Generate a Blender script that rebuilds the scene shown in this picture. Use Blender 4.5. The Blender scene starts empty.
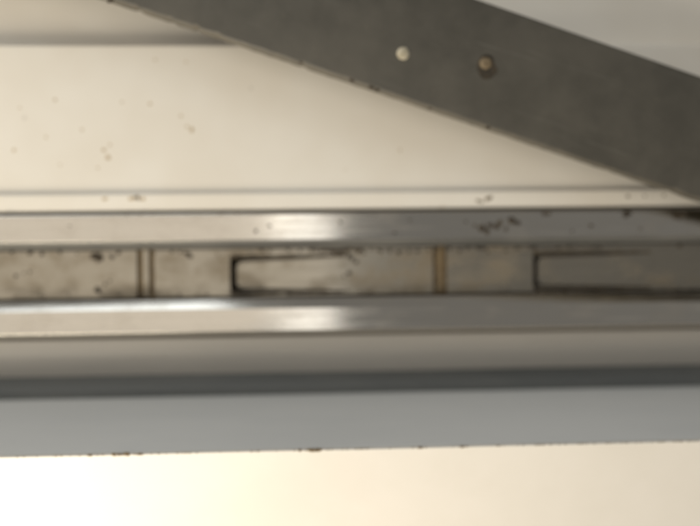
import bpy, bmesh, math, random
from mathutils import Vector, Matrix, noise

S = bpy.context.scene
COL = S.collection
MM = 0.001
# ---------------------------------------------------------------- camera
F = 600.0            # focal length in pixels of the 700 px wide photograph
DIST = 86.0          # mm, lens to the track
Xc = Vector((28.75, 0.363, -1.0)).normalized()
Zc = (Vector((0, 0, 1)) - Xc * Xc.z).normalized()
Yc = Zc.cross(Xc)
M = Matrix((Xc, Yc, Zc)).transposed()          # world -> camera
CAM = M.transposed() @ Vector((0, 0, DIST))
cam = bpy.data.cameras.new('camera')
cam.sensor_width = 36.0
cam.lens = 36.0 * F / 700.0
cam.clip_start = 0.001
cam.clip_end = 20.0
cam.dof.use_dof = True
cam.dof.focus_distance = 64 * MM
cam.dof.aperture_fstop = 9.0
co = bpy.data.objects.new('camera', cam)
COL.objects.link(co)
co.matrix_world = Matrix.Translation(CAM * MM) @ M.transposed().to_4x4()
S.camera = co

# ---------------------------------------------------------------- light
w = bpy.data.worlds.new('World')
S.world = w
w.use_nodes = True
w.node_tree.nodes['Background'].inputs[0].default_value = (0.92, 0.90, 0.86, 1)
w.node_tree.nodes['Background'].inputs[1].default_value = 0.185

def area(name, loc, target, sx, sy, radiance, col):
    l = bpy.data.lights.new(name, 'AREA')
    l.shape = 'RECTANGLE'
    l.size = sx * MM
    l.size_y = sy * MM
    l.energy = radiance * math.pi * sx * sy * MM * MM
    l.color = col
    o = bpy.data.objects.new(name, l)
    COL.objects.link(o)
    o.location = Vector(loc) * MM
    d = Vector(target) - Vector(loc)
    o.rotation_euler = d.to_track_quat('-Z', 'Y').to_euler()
    return o

WARM = (1.0, 0.91, 0.76)
area('key_lamp', (-108, -122, 92), (-20, 0, 0), 90, 90, 10.0, WARM)
area('room_fill', (-190, 20, 300), (-60, 0, 0), 230, 330, 0.58, (1.0, 0.90, 0.76))  # added fill panel, stands in for the unseen warm room at left
area('ceiling_lamp', (-19, -5, 304), (-19, -5, 0), 38, 170, 1.15, (1.0, 0.98, 0.94))
area('daylight', (-150, 250, 188), (-10, 0, 0), 200, 160, 1.65, (0.88, 0.95, 1.0))

S.render.engine = 'CYCLES'
S.view_settings.view_transform = 'Standard'
S.view_settings.look = 'None'
S.view_settings.gamma = 1.0
S.view_settings.use_curve_mapping = False
S.view_settings.exposure = 0.5

# ---------------------------------------------------------------- helpers
def at(px, py, z):
    """point (mm) on the plane z that shows at photograph pixel px, py"""
    r = M.transposed() @ Vector(((px - 350) / F, (263 - py) / F, -1))
    t = (z - CAM.z) / r.z
    return CAM + r * t

def yl(py, z):
    return at(350, py, z).y

def tag(o, label=None, cat=None, kind=None, group=None):
    for k, v in (('label', label), ('category', cat), ('kind', kind), ('group', group)):
        if v:
            o[k] = v
    return o

def link(name, bm, mat, parent=None, smooth=False):
    me = bpy.data.meshes.new(name)
    bmesh.ops.recalc_face_normals(bm, faces=bm.faces)
    bm.to_mesh(me)
    bm.free()
    me.materials.append(mat)
    for p in me.polygons:
        p.use_smooth = smooth
    if smooth:
        me.set_sharp_from_angle(angle=math.radians(38))
    o = bpy.data.objects.new(name, me)
    COL.objects.link(o)
    if parent:
        o.parent = parent
    return o

def fillet(pts, rads, n=6):
    """round the corners of a closed (y, z) polygon"""
    out = []
    N = len(pts)
    for i in range(N):
        p = Vector(pts[i]); r = rads[i] if isinstance(rads, (list, tuple)) else rads
        a = Vector(pts[i - 1]) - p
        b = Vector(pts[(i + 1) % N]) - p
        if r <= 0:
            out.append(tuple(p)); continue
        ang = a.angle(b)
        t = min(r / math.tan(ang / 2), a.length * .48, b.length * .48)
        p0 = p + a.normalized() * t
        p1 = p + b.normalized() * t
        for k in range(n + 1):
            u = k / n
            out.append(tuple(p0 * (1 - u) ** 2 + p * 2 * u * (1 - u) + p1 * u * u))
    return out

def extrude(prof, x0, x1, nx=1, wob=0.0, seed=0):
    bm = bmesh.new()
    rings = []
    for i in range(nx + 1):
        x = x0 + (x1 - x0) * i / nx
        ring = []
        for j, (y, z) in enumerate(prof):
            dy = dz = 0
            if wob:
                v = noise.noise_vector(Vector((x * .05 + seed, j * .02, seed)))
                dy, dz = v.x * wob, v.y * wob
            ring.append(bm.verts.new((x * MM, (y + dy) * MM, (z + dz) * MM)))
        rings.append(ring)
    n = len(prof)
    for a, b in zip(rings, rings[1:]):
        for j in range(n):
            bm.faces.new((a[j], a[(j + 1) % n], b[(j + 1) % n], b[j]))
    bm.faces.new(rings[0])
    bm.faces.new(rings[-1][::-1])
    return bm

# ---------------------------------------------------------------- materials
class Nodes:
    def __init__(s, name):
        s.m = bpy.data.materials.new(name)
        s.m.use_nodes = True
        s.t = s.m.node_tree
        s.b = s.t.nodes['Principled BSDF']
        s.co = s.t.nodes.new('ShaderNodeTexCoord').outputs['Object']
    def new(s, kind, **kw):
        n = s.t.nodes.new(kind)
        for k, v in kw.items():
            setattr(n, k, v)
        return n
    def put(s, sock, v):
        if hasattr(v, 'is_output'):
            s.t.links.new(v, sock)
        else:
            sock.default_value = v
    def scaled(s, sx, sy, sz, loc=(0, 0, 0)):
        n = s.new('ShaderNodeMapping')
        n.inputs['Scale'].default_value = (sx, sy, sz)
        n.inputs['Location'].default_value = loc
        s.put(n.inputs[0], s.co)
        return n.outputs[0]
    def noise(s, vec, scale, detail=4, rough=.6):
        n = s.new('ShaderNodeTexNoise')
        s.put(n.inputs['Vector'], vec)
        n.inputs['Scale'].default_value = scale
        n.inputs['Detail'].default_value = detail
        n.inputs['Roughness'].default_value = rough
        return n.outputs[0]
    def ramp(s, v, a, b, lo=0.0, hi=1.0):
        n = s.new('ShaderNodeMapRange')
        n.interpolation_type = 'SMOOTHSTEP'
        s.put(n.inputs['Value'], v)
        n.inputs['From Min'].default_value = a
        n.inputs['From Max'].default_value = b
        n.inputs['To Min'].default_value = lo
        n.inputs['To Max'].default_value = hi
        return n.outputs[0]
    def math(s, op, a, b):
        n = s.new('ShaderNodeMath', operation=op)
        s.put(n.inputs[0], a); s.put(n.inputs[1], b)
        return n.outputs[0]
    def mix(s, f, a, b):
        n = s.new('ShaderNodeMix', data_type='RGBA')
        s.put(n.inputs[0], f)
        for k, v in ((6, a), (7, b)):
            if hasattr(v, 'is_output'):
                s.t.links.new(v, n.inputs[k])
            else:
                n.inputs[k].default_value = (*v, 1)
        return n.outputs[2]
    def bump(s, h, strength, dist):
        n = s.new('ShaderNodeBump')
        n.inputs['Strength'].default_value = strength
        n.inputs['Distance'].default_value = dist
        s.put(n.inputs['Height'], h)
        s.put(s.b.inputs['Normal'], n.outputs[0])
    def spots(s, cell, r0, r1, keep, loc=(0, 0, 0)):
        """sparse round flecks: one per kept Voronoi cell"""
        v = s.new('ShaderNodeTexVoronoi')
        v.inputs['Scale'].default_value = cell
        s.put(v.inputs['Vector'], s.scaled(1, 1, .05, loc))
        near = s.ramp(v.outputs['Distance'], r0, r1, 1, 0)
        sep = s.new('ShaderNodeSeparateColor')
        s.put(sep.inputs[0], v.outputs['Color'])
        k = s.ramp(sep.outputs[0], keep, keep + .03, 0, 1)
        return s.math('MULTIPLY', near, k)

def mat_pvc():
    n = Nodes('cream_pvc')
    cloud = n.noise(n.scaled(1, 1, 1), 45, 3)
    base = n.mix(n.ramp(cloud, .35, .7), (.80, .755, .67), (.755, .70, .605))
    fl = n.spots(150, .0, .10, .62)
    base = n.mix(n.math('MULTIPLY', fl, .42), base, (.42, .29, .14))
    fl2 = n.spots(230, .0, .10, .80, (.3, .1, 0))
    base = n.mix(n.math('MULTIPLY', fl2, .38), base, (.25, .19, .13))
    n.put(n.b.inputs['Base Color'], base)
    n.put(n.b.inputs['Roughness'], n.ramp(cloud, .3, .7, .42, .55))
    n.bump(n.noise(n.scaled(1, 1, 1), 900, 3), .12, .0001)
    return n.m

def mat_steel(name, col, dirtcol, dirt, rough, grain):
    n = Nodes(name)
    br = n.noise(n.scaled(25, 1500, 1500), 1.0, 4)
    blot = n.noise(n.scaled(1, 1.6, 1.6), 150, 5, .65)
    fine = n.noise(n.scaled(1, 1, 1), 800, 4, .7)
    d = n.math('MULTIPLY', n.ramp(blot, .42, .72), dirt)
    d = n.math('ADD', d, n.math('MULTIPLY', n.ramp(fine, .60, .72), dirt * .6))
    col2 = tuple(c * .86 for c in col)
    n.put(n.b.inputs['Base Color'], n.mix(d, n.mix(br, col, col2), dirtcol))
    sc = n.noise(n.scaled(90, 5200, 5200), 1.0, 2)
    d = n.math('ADD', d, n.math('MULTIPLY', n.ramp(sc, .60, .74), .35))
    n.put(n.b.inputs['Metallic'], n.ramp(d, 0, 1, 1.0, .25))
    n.put(n.b.inputs['Roughness'], n.math('ADD', n.ramp(br, .3, .7, rough - .04, rough + .04), n.math('MULTIPLY', d, .25)))
    n.bump(n.math('ADD', br, n.math('MULTIPLY', blot, .6)), grain, .00006)
    return n.m

def mat_plain(name, c1, c2, rough, scale, metal=0.0, bump=.2, stretch=1.0):
    n = Nodes(name)
    v = n.noise(n.scaled(1 / stretch, 1, 1), scale, 5, .65)
    n.put(n.b.inputs['Base Color'], n.mix(n.ramp(v, .32, .7), c1, c2))
    n.put(n.b.inputs['Roughness'], n.ramp(v, .3, .7, rough - .05, rough + .06))
    n.b.inputs['Metallic'].default_value = metal
    n.bump(v, bump, .00008)
    return n.m

PVC = mat_pvc()
SILL = mat_plain('white_sill_paint', (.83, .78, .695), (.86, .81, .73), .5, 60, 0, .1)
RAIL = mat_steel('rail_steel', (.60, .565, .505), (.35, .30, .23), .22, .12, .04)
CHAN = mat_steel('channel_steel', (.38, .345, .285), (.20, .16, .105), .85, .33, .18)
ARM = mat_plain('grey_painted_steel', (.075, .072, .058), (.094, .088, .070), .50, 260, .15, .25)
RUB = mat_plain('grey_rubber', (.11, .117, .115), (.135, .14, .135), .55, 300, 0, .3, 4)
GREY = mat_plain('grey_plastic', (.40, .38, .345), (.44, .415, .375), .5, 120, 0, .1, 5)
PALE = mat_plain('pale_grey_plastic', (.72, .725, .71), (.76, .76, .74), .5, 120, 0, .1, 5)
GRIME_SHADE = mat_plain('dark_grime_shade', (.030, .024, .016), (.075, .056, .034), .85, 900, 0, .5)  # dark grime, also the painted shade in slots and beside a rivet
RUST = mat_plain('brown_grime', (.10, .066, .030), (.20, .145, .075), .8, 900, 0, .5)
RAIL_SHADE = mat_plain('shaded_rail_steel', (.135, .135, .128), (.20, .195, .18), .6, 300, .3, .3, 4)  # darker rail steel, shade of the inner wall put into its colour
MUCK = mat_plain('packed_dirt', (.040, .031, .020), (.095, .072, .044), .85, 900, 0, .5)
STAIN = mat_plain('tan_stain', (.40, .30, .17), (.54, .43, .28), .7, 900, 0, .2)
def mat_arm():
    n = Nodes('grey_painted_steel')
    mp = n.new('ShaderNodeMapping')
    mp.inputs['Rotation'].default_value = (0, 0, math.radians(19))
    n.put(mp.inputs[0], n.co)
    st = n.new('ShaderNodeMapping')
    st.inputs['Scale'].default_value = (60, 1400, 60)
    n.put(st.inputs[0], mp.outputs[0])
    scr = n.noise(st.outputs[0], 1.0, 3)
    cl = n.noise(n.co, 140, 5, .65)
    fine = n.noise(n.co, 1300, 3, .7)
    c = n.mix(n.ramp(cl, .3, .72), (.078, .072, .058), (.104, .095, .076))
    c = n.mix(n.math('MULTIPLY', n.ramp(scr, .62, .75), .35), c, (.20, .19, .16))
    c = n.mix(n.math('MULTIPLY', n.ramp(fine, .66, .76), .4), c, (.19, .16, .11))
    n.put(n.b.inputs['Base Color'], c)
    n.put(n.b.inputs['Roughness'], n.ramp(cl, .3, .7, .38, .55))
    n.b.inputs['Metallic'].default_value = .15
    n.bump(n.math('ADD', scr, fine), .2, .00006)
    return n.m
ARM = mat_arm()
EDGE = mat_plain('worn_bare_edge', (.11, .10, .08), (.155, .138, .108), .5, 500, .2, .3)
PIN = mat_plain('worn_rivet_metal', (.58, .52, .39), (.36, .31, .21), .6, 1400, .1, .8)
PINB = mat_plain('tarnished_rivet_metal', (.13, .095, .055), (.32, .24, .14), .55, 1200, .2, .8)

X0, X1 = -125, 130
# ---------------------------------------------------------------- the frame the track lies on
ZF, ZS, ZG = 3.5, 2.9, 1.0
ya = yl(186.5, ZF); yb = yl(189.5, ZF); yc_ = yl(192.5, ZF); yd = yl(209, ZF); ye = yl(211.0, 0)
yf = yl(329.5, 0); yg = yl(335.0, ZG); yh = yl(372, -2.4); yw = yl(398, -3)
ys0 = yl(45.5, ZS)
pts = [(85, ZS - 2.0), (ys0 + .5, ZS - 2.0), (ys0 + .1, ZS - .1), (ys0 - .15, ZS), (yb, ZS), (yc_, ZF), (yd, ZF), (yd - .02, -2.5), (yf - .05, -2.5),
       (yf - .06, -12), (85, -12)]
rad = [0, 1.0, .3, .4, .25, .3, .3, 0, 0, 0, 0]
frame = link('window_frame', extrude(fillet(pts, rad), X0, X1, 60, .05, 3), PVC, smooth=True)
tag(frame, 'cream white plastic window frame carrying the metal track', kind='structure')
pts = [(yf - .09, -2.52), (yg + .03, -2.52), (yg, ZG - .6), (yg - 2.4, ZG - .9), (yh, -2.4), (yw - 2, -3.2), (yw - 2, -12), (yf - .09, -12)]
gut = link('frame_gutter', extrude(fillet(pts, [0, 0, .35, 3, 3, 0, 0, 0]), X0, X1, 60, .05, 5), GREY, smooth=True)
tag(gut, 'grey plastic gutter of the frame just below the track', kind='structure')

# lower ledge: sloping inner wall and the bright top
zl, zb = 12.5, -3.0
l0 = yl(387, zb); l1 = yl(449.5, zl)
l2 = l0 + (l1 - l0) * (zl - .62 - zb) / (zl - zb)
wall = [(l0, zb), (l2, zl - .62), (l2 - .5, zl - .62), (l2 - .5, -12), (l0, -12)]
wo = link('ledge_wall', extrude(fillet(wall, [0, .05, 0, 0, 0]), X0, X1, 40, .05, 11), PALE, smooth=True)
tag(wo, 'grey sloping inner wall below the bright ledge', kind='structure')
top = [(l2 - .12, zl - .55), (l2 - .08, zl + .05), (-75, zl - 21), (-75, -12), (l2 - .55, -12), (l2 - .55, zl - .55)]
to = link('frame_ledge', extrude(fillet(top, [0, .3, 0, 0, 0, 0]), X0, X1, 60, .07, 15), SILL, smooth=True)
tag(to, 'bright cream ledge in the foreground of the frame', kind='structure')

# ---------------------------------------------------------------- rubber gasket in the corner
zg = -2.2
g0 = yl(373, zg); g1 = yl(393, zg)
gas = [(g0 + 1.2, zg - .8), (g0 + .4, zg - .1), ((g0 + g1) / 2, zg + 1.4), (g1 + .15, zg + 1.0), (g1 - .6, zg + .3), (g1 - .6, zg - .8)]
go = link('rubber_gasket', extrude(fillet(gas, [.2, .8, 1.2, .4, .2, 0]), X0, X1, 60, .06, 21), RUB, smooth=True)
tag(go, 'dark grey rubber gasket strip between the track and the bright ledge', 'gasket')

# ---------------------------------------------------------------- the track
track = bpy.data.objects.new('hinge_track', None)
COL.objects.link(track)
track.empty_display_size = .01
tag(track, 'dirty steel hinge track with two polished rails and punched tongues', 'track')
ZR, ZC = 4.0, 1.6
u0 = yl(212, ZR); u1 = yl(239, ZR); u2 = yl(247.5, ZC)
up = [(u0, -1.8), (u0, ZR), (u1, ZR), (u1 - .12, ZR - .25), (u2 - .02, ZC - .75), (u2 + 1, -1.8)]
ur = link('upper_rail', extrude(fillet(up, [0, .3, .05, .05, 0, 0]), X0, X1, 90, .006, 31), RAIL, track, True)
ur.data.materials.append(RAIL_SHADE)  # inner wall takes the darker steel, so its shade is painted
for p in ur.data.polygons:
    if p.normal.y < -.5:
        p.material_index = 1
v0 = yl(296.5, ZR - .95); v1 = yl(307, ZR); v2 = yl(329.5, ZR)
lo = [(v0 + .02, -1.8), (v0, ZC + .6), (v0 - .08, ZR - .95), (v1, ZR), (v2, ZR), (yl(333, 1), 1), (yl(333, 1) + .3, -1.8)]
link('lower_rail', extrude(fillet(lo, [0, 0, .1, .3, .08, .1, 0]), X0, X1, 90, .006, 37), RAIL, track, True)

# channel floor: a sheet with real slots and scored grooves
fy0, fy1 = u2 - .03, yl(294.0, ZC)
def xs(px, py=270): return at(px, py, ZC).x
def ys(px, py): return at(px, py, ZC).y
slots = []
for (a, b, t, bt) in ((230, 346, 257.5, 291.0), (533, 652, 253.5, 287.5)):
    slots.append((xs(a), xs(b), ys((a + b) / 2, t), ys((a + b) / 2, bt)))
grooves = [(xs(137), xs(143), .45), (xs(149), xs(154.5), .40), (xs(433), xs(437), .45), (xs(443.5), xs(447), .22)]
xcuts = sorted({X0, X1, *[v for s in slots for v in s[:2]], *[v for g in grooves for v in g[:2]], *[X0 + i * 2.5 for i in range(103) if X0 + i * 2.5 < X1]})
ycuts = sorted({fy0, fy1, *[v for s in slots for v in s[2:]]})
def height(x, y):
    for a, b, t, c in slots:
        if a < x < b and c < y < t:
            return None
    for a, b, d in grooves:
        if a < x < b:
            return ZC - d
    return ZC
bm = bmesh.new()
def quad(*p):
    bm.faces.new([bm.verts.new(Vector(q) * MM) for q in p])
ZB = ZC - .8
nxc, nyc = len(xcuts) - 1, len(ycuts) - 1
H = [[height((xcuts[i] + xcuts[i + 1]) / 2, (ycuts[j] + ycuts[j + 1]) / 2) for j in range(nyc)] for i in range(nxc)]
for i in range(nxc):
    for j in range(nyc):
        h = H[i][j]
        if h is None:
            continue
        x0, x1, y0_, y1_ = xcuts[i], xcuts[i + 1], ycuts[j], ycuts[j + 1]
        quad((x0, y0_, h), (x1, y0_, h), (x1, y1_, h), (x0, y1_, h))
        quad((x0, y0_, ZB), (x0, y1_, ZB), (x1, y1_, ZB), (x1, y0_, ZB))
        for di, dj, e in ((-1, 0, ((x0, y0_), (x0, y1_))), (1, 0, ((x1, y1_), (x1, y0_))),
                          (0, -1, ((x1, y0_), (x0, y0_))), (0, 1, ((x0, y1_), (x1, y1_)))):
            a, b = i + di, j + dj
            nb = H[a][b] if 0 <= a < nxc and 0 <= b < nyc else None
            low = ZB if nb is None else nb
            if low < h:
                quad((*e[0], h), (*e[1], h), (*e[1], low), (*e[0], low))
link('channel_floor', bm, CHAN, track)

# tongues: flush at the right end, pressed down towards the left end
def tongue(a, b, t, c, gap_l, gap, drop):
    x0 = a + gap_l
    yt, yb2 = t - gap, c + gap
    r = .85
    out = []
    for k in range(5):
        q = math.pi / 2 * k / 4
        out.append((x0 + r - r * math.sin(q), yt - r + r * math.cos(q)))
    for k in range(5):
        q = math.pi / 2 * k / 4
        out.append((x0 + r - r * math.cos(q), yb2 + r - r * math.sin(q)))
    n = 14
    bmt = bmesh.new()
    def z(x):
        u = max(0, min(1, (x - x0) / (b - x0)))
        return ZC - .004 - drop * (1 - u * u * (3 - 2 * u)) 
    def wd(x):
        return (gap - .03) * max(0, (x - x0) / (b - x0)) ** 1.3
    xsn = [x0 + r + (b - .02 - x0 - r) * k / n for k in range(1, n + 1)]
    topl = out[:5]; botl = out[5:]
    def ring(zoff):
        L = [bmt.verts.new(Vector((x, y, z(x) + zoff)) * MM) for x, y in out]
        T = [bmt.verts.new(Vector((x, yt + wd(x), z(x) + zoff)) * MM) for x in xsn]
        B = [bmt.verts.new(Vector((x, yb2 - wd(x), z(x) + zoff)) * MM) for x in xsn]
        return L, T, B
    R1, R2 = ring(0), ring(-.7)
    for L, T, B in (R1, R2):
        bmt.faces.new(L)
        prev = (L[0], L[9])
        for p, q in zip(T, B):
            bmt.faces.new((prev[0], p, q, prev[1]))
            prev = (p, q)
    loop1 = R1[1][::-1] + R1[0] + R1[2]
    loop2 = R2[1][::-1] + R2[0] + R2[2]
    for k in range(len(loop1)):
        j = (k + 1) % len(loop1)
        bmt.faces.new((loop1[k], loop1[j], loop2[j], loop2[k]))
    link('tongue', bmt, CHAN, track)
for s in slots:
    tongue(*s, .85, .5, .6)

# brown dirt packed between the scored lines
def strip(name, x0, x1, y0, y1, z0, h, mat, parent, seed):
    bmx = bmesh.new()
    n = 16
    rows = []
    for k in range(n + 1):
        y = y0 + (y1 - y0) * k / n
        row = []
        for u in (0, .25, .5, .75, 1):
            v = noise.noise(Vector((u * 2, y * 1.3, seed)))
            edge = (u - .5) * .25 * noise.noise(Vector((y * 1.7, seed, u)))
            row.append(bmx.verts.new(Vector((x0 + (x1 - x0) * u + edge, y, z0 + h * math.sin(u * math.pi) * (.6 + .8 * v))) * MM))
        rows.append(row)
    for a, b in zip(rows, rows[1:]):
        for k in range(4):
            bmx.faces.new((a[k], a[k + 1], b[k + 1], b[k]))
    return link(name, bmx, mat, parent, True)
for gi, (a, b, d) in enumerate(grooves):
    strip('groove_dirt', a + .03, b - .03, fy0 + .1, fy1 - .1, ZC - d + .02, .14, RUST, track, gi)
for a, b, k in ((437.2, 443.2, 5), (143.6, 148.4, 6)):
    strip('groove_dirt', xs(a), xs(b), fy0 + .1, (fy1 - .1) if k == 5 else fy0 + 3.2, ZC + .004, .05, RUST, track, k * 3.1)
for s in slots:
    L = s[1] - s[0]
    for yy, sg in ((s[2], 1), (s[3], -1)):
        bmd = bmesh.new()
        prev = None
        for k in range(41):
            u = k / 40
            x = s[0] + .1 + L * .98 * u
            wv = (.26 + .26 * (1 - u)) * (1 + .6 * noise.noise(Vector((x * .9, yy, 3))))
            row = [bmd.verts.new(Vector((x, yy + sg * d, ZC + h)) * MM) for d, h in ((-.01, .0), (.02, .03), (wv * .5, .05), (wv, .006))]
            if prev:
                for q in range(3):
                    bmd.faces.new((prev[q], prev[q + 1], row[q + 1], row[q]))
            prev = row
        link('edge_dirt', bmd, MUCK, track, True)
    strip('slot_dirt_shade', s[0] + .03, s[0] + 1.2, s[3] + .1, s[2] - .1, ZC - 1.9, .25, GRIME_SHADE, track, s[0])  # dark strip added as dirt, paints the shade down in the slit

# ---------------------------------------------------------------- the grey arm across the top
arm = bpy.data.objects.new('window_stay', None)
COL.objects.link(arm)
arm.empty_display_size = .01
tag(arm, 'dark grey flat steel stay crossing the frame at a slant with two rivets', 'window stay')
ZA0, ZA1 = 8.4, 10.4
pa, pb = at(101, 0, ZA0), at(700, 203, ZA0)         # lower edge (bottom arris)
pt = at(700, 76, ZA1)
dirv = (pb - pa); dirv.z = 0; dirv.normalize()
nrm = Vector((-dirv.y, dirv.x, 0))
wid = (pt - pb).dot(nrm)
bma = bmesh.new()
L0, L1 = -62, 175
n = 420
prof = fillet([(0, ZA0), (wid, ZA0), (wid, ZA1), (0, ZA1)], [.15, .15, .3, .3], 3)
rings = []
for i in range(n + 1):
    u = L0 + (L1 - L0) * i / n
    ring = []
    for j, (v, z) in enumerate(prof):
        chip = 0.10 * noise.noise(Vector((u * .9, 4.1, z * .5))) if v < wid / 2 else 0
        sharp = noise.noise(Vector((u * 1.1, 9.3, 0)))
        if v < wid / 2 and sharp > .42:
            chip += (sharp - .42) * 1.6
        e = max(0, abs((u - (L0 + L1) / 2)) - (L1 - L0) / 2 + 8) / 8
        sq = math.sqrt(max(0, 1 - e * e)) if e > 0 else 1
        vv = wid / 2 + (v + chip - wid / 2) * max(sq, .05)
        q = pa + dirv * u + nrm * vv
        ring.append(bma.verts.new(Vector((q.x, q.y, z)) * MM))
    rings.append(ring)
m = len(prof)
for a, b in zip(rings, rings[1:]):
    for j in range(m):
        bma.faces.new((a[j], a[(j + 1) % m], b[(j + 1) % m], b[j]))
bma.faces.new(rings[0]); bma.faces.new(rings[-1][::-1])
bar = link('bar', bma, ARM, arm, True)
bar.data.materials.append(EDGE)
for p in bar.data.polygons:
    if abs(p.normal.z) < .6:
        p.material_index = 1

def rivet(px, py, r, h, mat, label, dark_rim):
    c = at(px, py, ZA1)
    bmr = bmesh.new()
    prof = [(0, h), (r * .45, h * .93), (r * .8, h * .65), (r, h * .2), (r * 1.02, -.3)]
    N = 20
    rr = []
    for k, (a, z) in enumerate(prof):
        row = []
        for i in range(N):
            q = 2 * math.pi * i / N
            wv = 1 + .14 * noise.noise(Vector((math.cos(q) * 1.5 + px, math.sin(q) * 1.5, k * .3)))
            row.append(bmr.verts.new(Vector((c.x + a * wv * math.cos(q), c.y + a * wv * math.sin(q), ZA1 + z)) * MM))
            if a == 0:
                break
        rr.append(row)
    for i in range(N):
        bmr.faces.new((rr[0][0], rr[1][i], rr[1][(i + 1) % N]))
    for a, b in zip(rr[1:], rr[2:]):
        for i in range(N):
            bmr.faces.new((a[i], b[i], b[(i + 1) % N], a[(i + 1) % N]))
    o = link('rivet', bmr, mat, arm, True)
    o['label'] = label
    if dark_rim:
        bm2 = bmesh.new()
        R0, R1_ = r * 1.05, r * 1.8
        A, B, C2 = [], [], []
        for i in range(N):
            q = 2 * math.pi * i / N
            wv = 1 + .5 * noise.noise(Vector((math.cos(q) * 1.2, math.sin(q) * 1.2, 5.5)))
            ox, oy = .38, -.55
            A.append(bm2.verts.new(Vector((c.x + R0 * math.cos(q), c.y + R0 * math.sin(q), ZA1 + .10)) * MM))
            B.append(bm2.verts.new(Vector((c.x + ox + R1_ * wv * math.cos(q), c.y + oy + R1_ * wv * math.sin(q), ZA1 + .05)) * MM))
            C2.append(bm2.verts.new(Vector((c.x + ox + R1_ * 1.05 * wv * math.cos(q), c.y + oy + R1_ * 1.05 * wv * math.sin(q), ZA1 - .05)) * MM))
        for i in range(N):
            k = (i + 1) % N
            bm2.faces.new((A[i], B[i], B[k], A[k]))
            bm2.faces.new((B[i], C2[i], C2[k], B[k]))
        link('rivet_grime_shadow', bm2, GRIME_SHADE, o, True)  # rim grime, drawn out to the lower right as a painted shadow
rivet(403, 53.5, .82, .26, PIN, 'bright worn rivet', False)
rivet(485.5, 63.5, .75, .22, PINB, 'tarnished brown rivet', True)

# ---------------------------------------------------------------- loose grime
random.seed(5)
bmg = bmesh.new()
def crumb(px, py, z, r, flat=.35, asp=1.0, mi=0):
    r *= .8
    c = at(px, py, z)
    sd = random.random() * 50
    rows = []
    topv = bmg.verts.new(Vector((c.x, c.y, z + r * flat)) * MM)
    N = 9
    for k, (a, h) in enumerate(((.62, .75), (1.0, -.05))):
        row = []
        for i in range(N):
            q = 2 * math.pi * i / N
            wv = 1 + .75 * noise.noise(Vector((math.cos(q) * 1.1 + sd, math.sin(q) * 1.1, sd)))
            row.append(bmg.verts.new(Vector((c.x + asp * r * a * wv * math.cos(q), c.y + r * a * wv * math.sin(q), z + r * flat * h)) * MM))
        rows.append(row)
    for i in range(N):
        k = (i + 1) % N
        for f in ((topv, rows[0][i], rows[0][k]), (rows[0][i], rows[1][i], rows[1][k], rows[0][k])):
            bmg.faces.new(f).material_index = mi
# the larger lumps
for px, py, r in ((96, 257, .85), (100, 258, .6), (92, 256, .45), (98, 290, .6), (112, 257, .4), (118, 253, .35), (105, 284, .3), (110, 281, .25),
                  (60, 252, .35), (42, 254, .4), (30, 272, .25), (16, 276, .3), (24, 273, .2), (12, 252, .3),
                  (190, 256, .5), (186, 253.5, .4), (180, 252.5, .3), (172, 252, .28),
                  (335, 252, .55), (341, 254, .6), (348, 256, .5), (329, 251, .4), (352, 259, .4), (356, 262, .35), (349, 273, .42), (344, 277, .28), (358, 252, .4), (364, 253, .3),
                  (381, 251.5, .35), (390, 252, .3), (398, 252.5, .45), (409, 252, .35), (417, 251.5, .3), (459, 251, .4), (488, 252, .3),
                  (300, 250.5, .3), (312, 250.5, .3), (322, 250.5, .3), (250, 251, .2), (270, 251, .25)):
    crumb(px, py, ZC + .01, r)
for px, py, r in ((482, 228, .55), (490, 225, .6), (497, 227, .5), (500, 223, .4), (512, 221, .5), (518, 223, .35), (487, 231, .4), (506, 229, .3), (475, 226, .3),
                  (544, 213.5, .45), (548, 214, .3), (627, 214, .5), (679, 216, .6), (683, 213.5, .45), (670, 213, .3), (466, 222, .22), (270, 226, .22), (256, 231, .28),
                  (70, 226, .2), (340, 222, .18), (591, 226, .22), (410, 220, .2), (395, 233, .2), (572, 231, .2), (640, 229, .2)):
    crumb(px, py, ZR + .01, r * random.uniform(.9, 1.35), .18, random.uniform(.9, 1.6))
for px, py, r in ((137, 197.5, .5), (131, 199, .4), (143, 199, .35), (105, 199, .4), (488, 199, .45), (482, 202, .3), (478, 201, .3), (491, 197, .25), (628, 196.5, .4), (633, 197.5, .25), (645, 196, .3), (651, 197, .2), (664, 195.5, .25), (310, 199, .2), (250, 200, .2)):
    crumb(px, py, ZF + .004, r * .85, .06, 1.5, 2 if px < 300 and r < .42 else 1)
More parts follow.
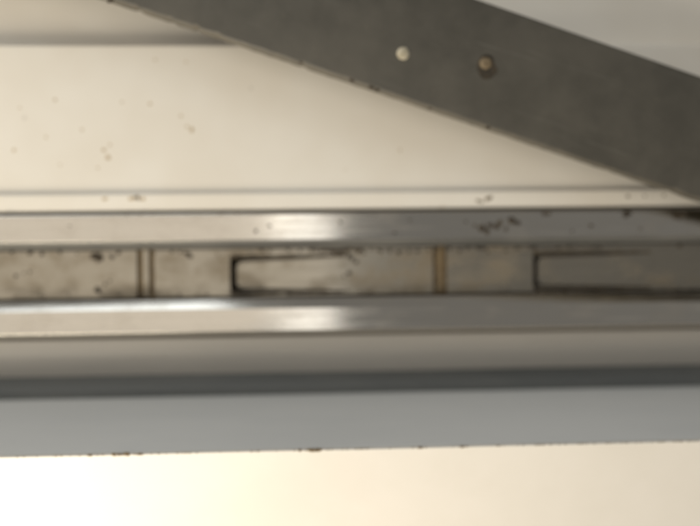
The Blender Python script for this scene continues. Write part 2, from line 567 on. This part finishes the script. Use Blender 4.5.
for px, py, q in ((108, 157, .42), (104, 150, .3), (110, 145, .22), (192, 130, .42), (187, 127, .25), (242, 118, .28), (265, 120, .3), (310, 112, .28), (181, 116, .25), (55, 100, .28),
                  (82, 130, .25), (14, 150, .3), (46, 137, .25), (122, 102, .22), (288, 132, .36), (300, 128, .25), (245, 157, .25), (98, 168, .25), (20, 108, .2), (155, 60, .22), (186, 62, .22), (150, 104, .25), (345, 170, .25), (400, 150, .22), (60, 165, .2)):
    crumb(px, py, ZS + .004, q, .05, 1, 2)
# dirt drifts along the upper corner of the channel
for k in range(110):
    px = random.choice((random.uniform(0, 700), random.uniform(325, 450), random.gauss(340, 16), random.uniform(455, 620)))
    crumb(px, 249 + abs(random.gauss(0, 1.5)) - (px - 350) * .0095, ZC + .01, random.uniform(.08, .26), .4, random.uniform(1, 2))
for k in range(60):
    px = random.uniform(0, 700)
    crumb(px, 293 - abs(random.gauss(0, .8)) - (px - 350) * .0125, ZC + .01, random.uniform(.08, .2), .4, random.uniform(1, 2.4))
for k in range(45):
    px = random.uniform(0, 700)
    crumb(px, 213.5 + abs(random.gauss(0, .9)) - (px - 350) * .0055, ZR - .03, random.uniform(.05, .15), .2, random.uniform(1, 2.5))
# scuffs on the near edge of the stay
for px, py, q in ((352, 80.5, .3), (371, 87.5, .34), (377, 90, .28), (488, 128.5, .28), (300, 62.5, .2), (110, 1.5, .3), (430, 108.5, .16)):
    crumb(px, py, ZA1 - .1, q, .4, 1.6)
# dirt along the joint of the ledge
for px, r in ((120, .25), (127, .3), (114, .25), (313, .35), (318, .25), (462, .22), (90, .2), (140, .22), (300, .2), (420, .2)):
    crumb(px, 449.1 - (px - 350) * .0232, zl + .02, r, .3, 2.2, 1)
for k in range(120):
    px = random.uniform(0, 700)
    crumb(px, 449.1 - (px - 350) * .0232, zl + .02, random.uniform(.04, .09), .3, random.uniform(1.5, 5), 1)
gr = link('loose_grime', bmg, GRIME_SHADE, None, True)
gr.data.materials.append(RUST)
gr.data.materials.append(STAIN)
tag(gr, 'dark crumbs of grime along the track and frame joints', kind='stuff')
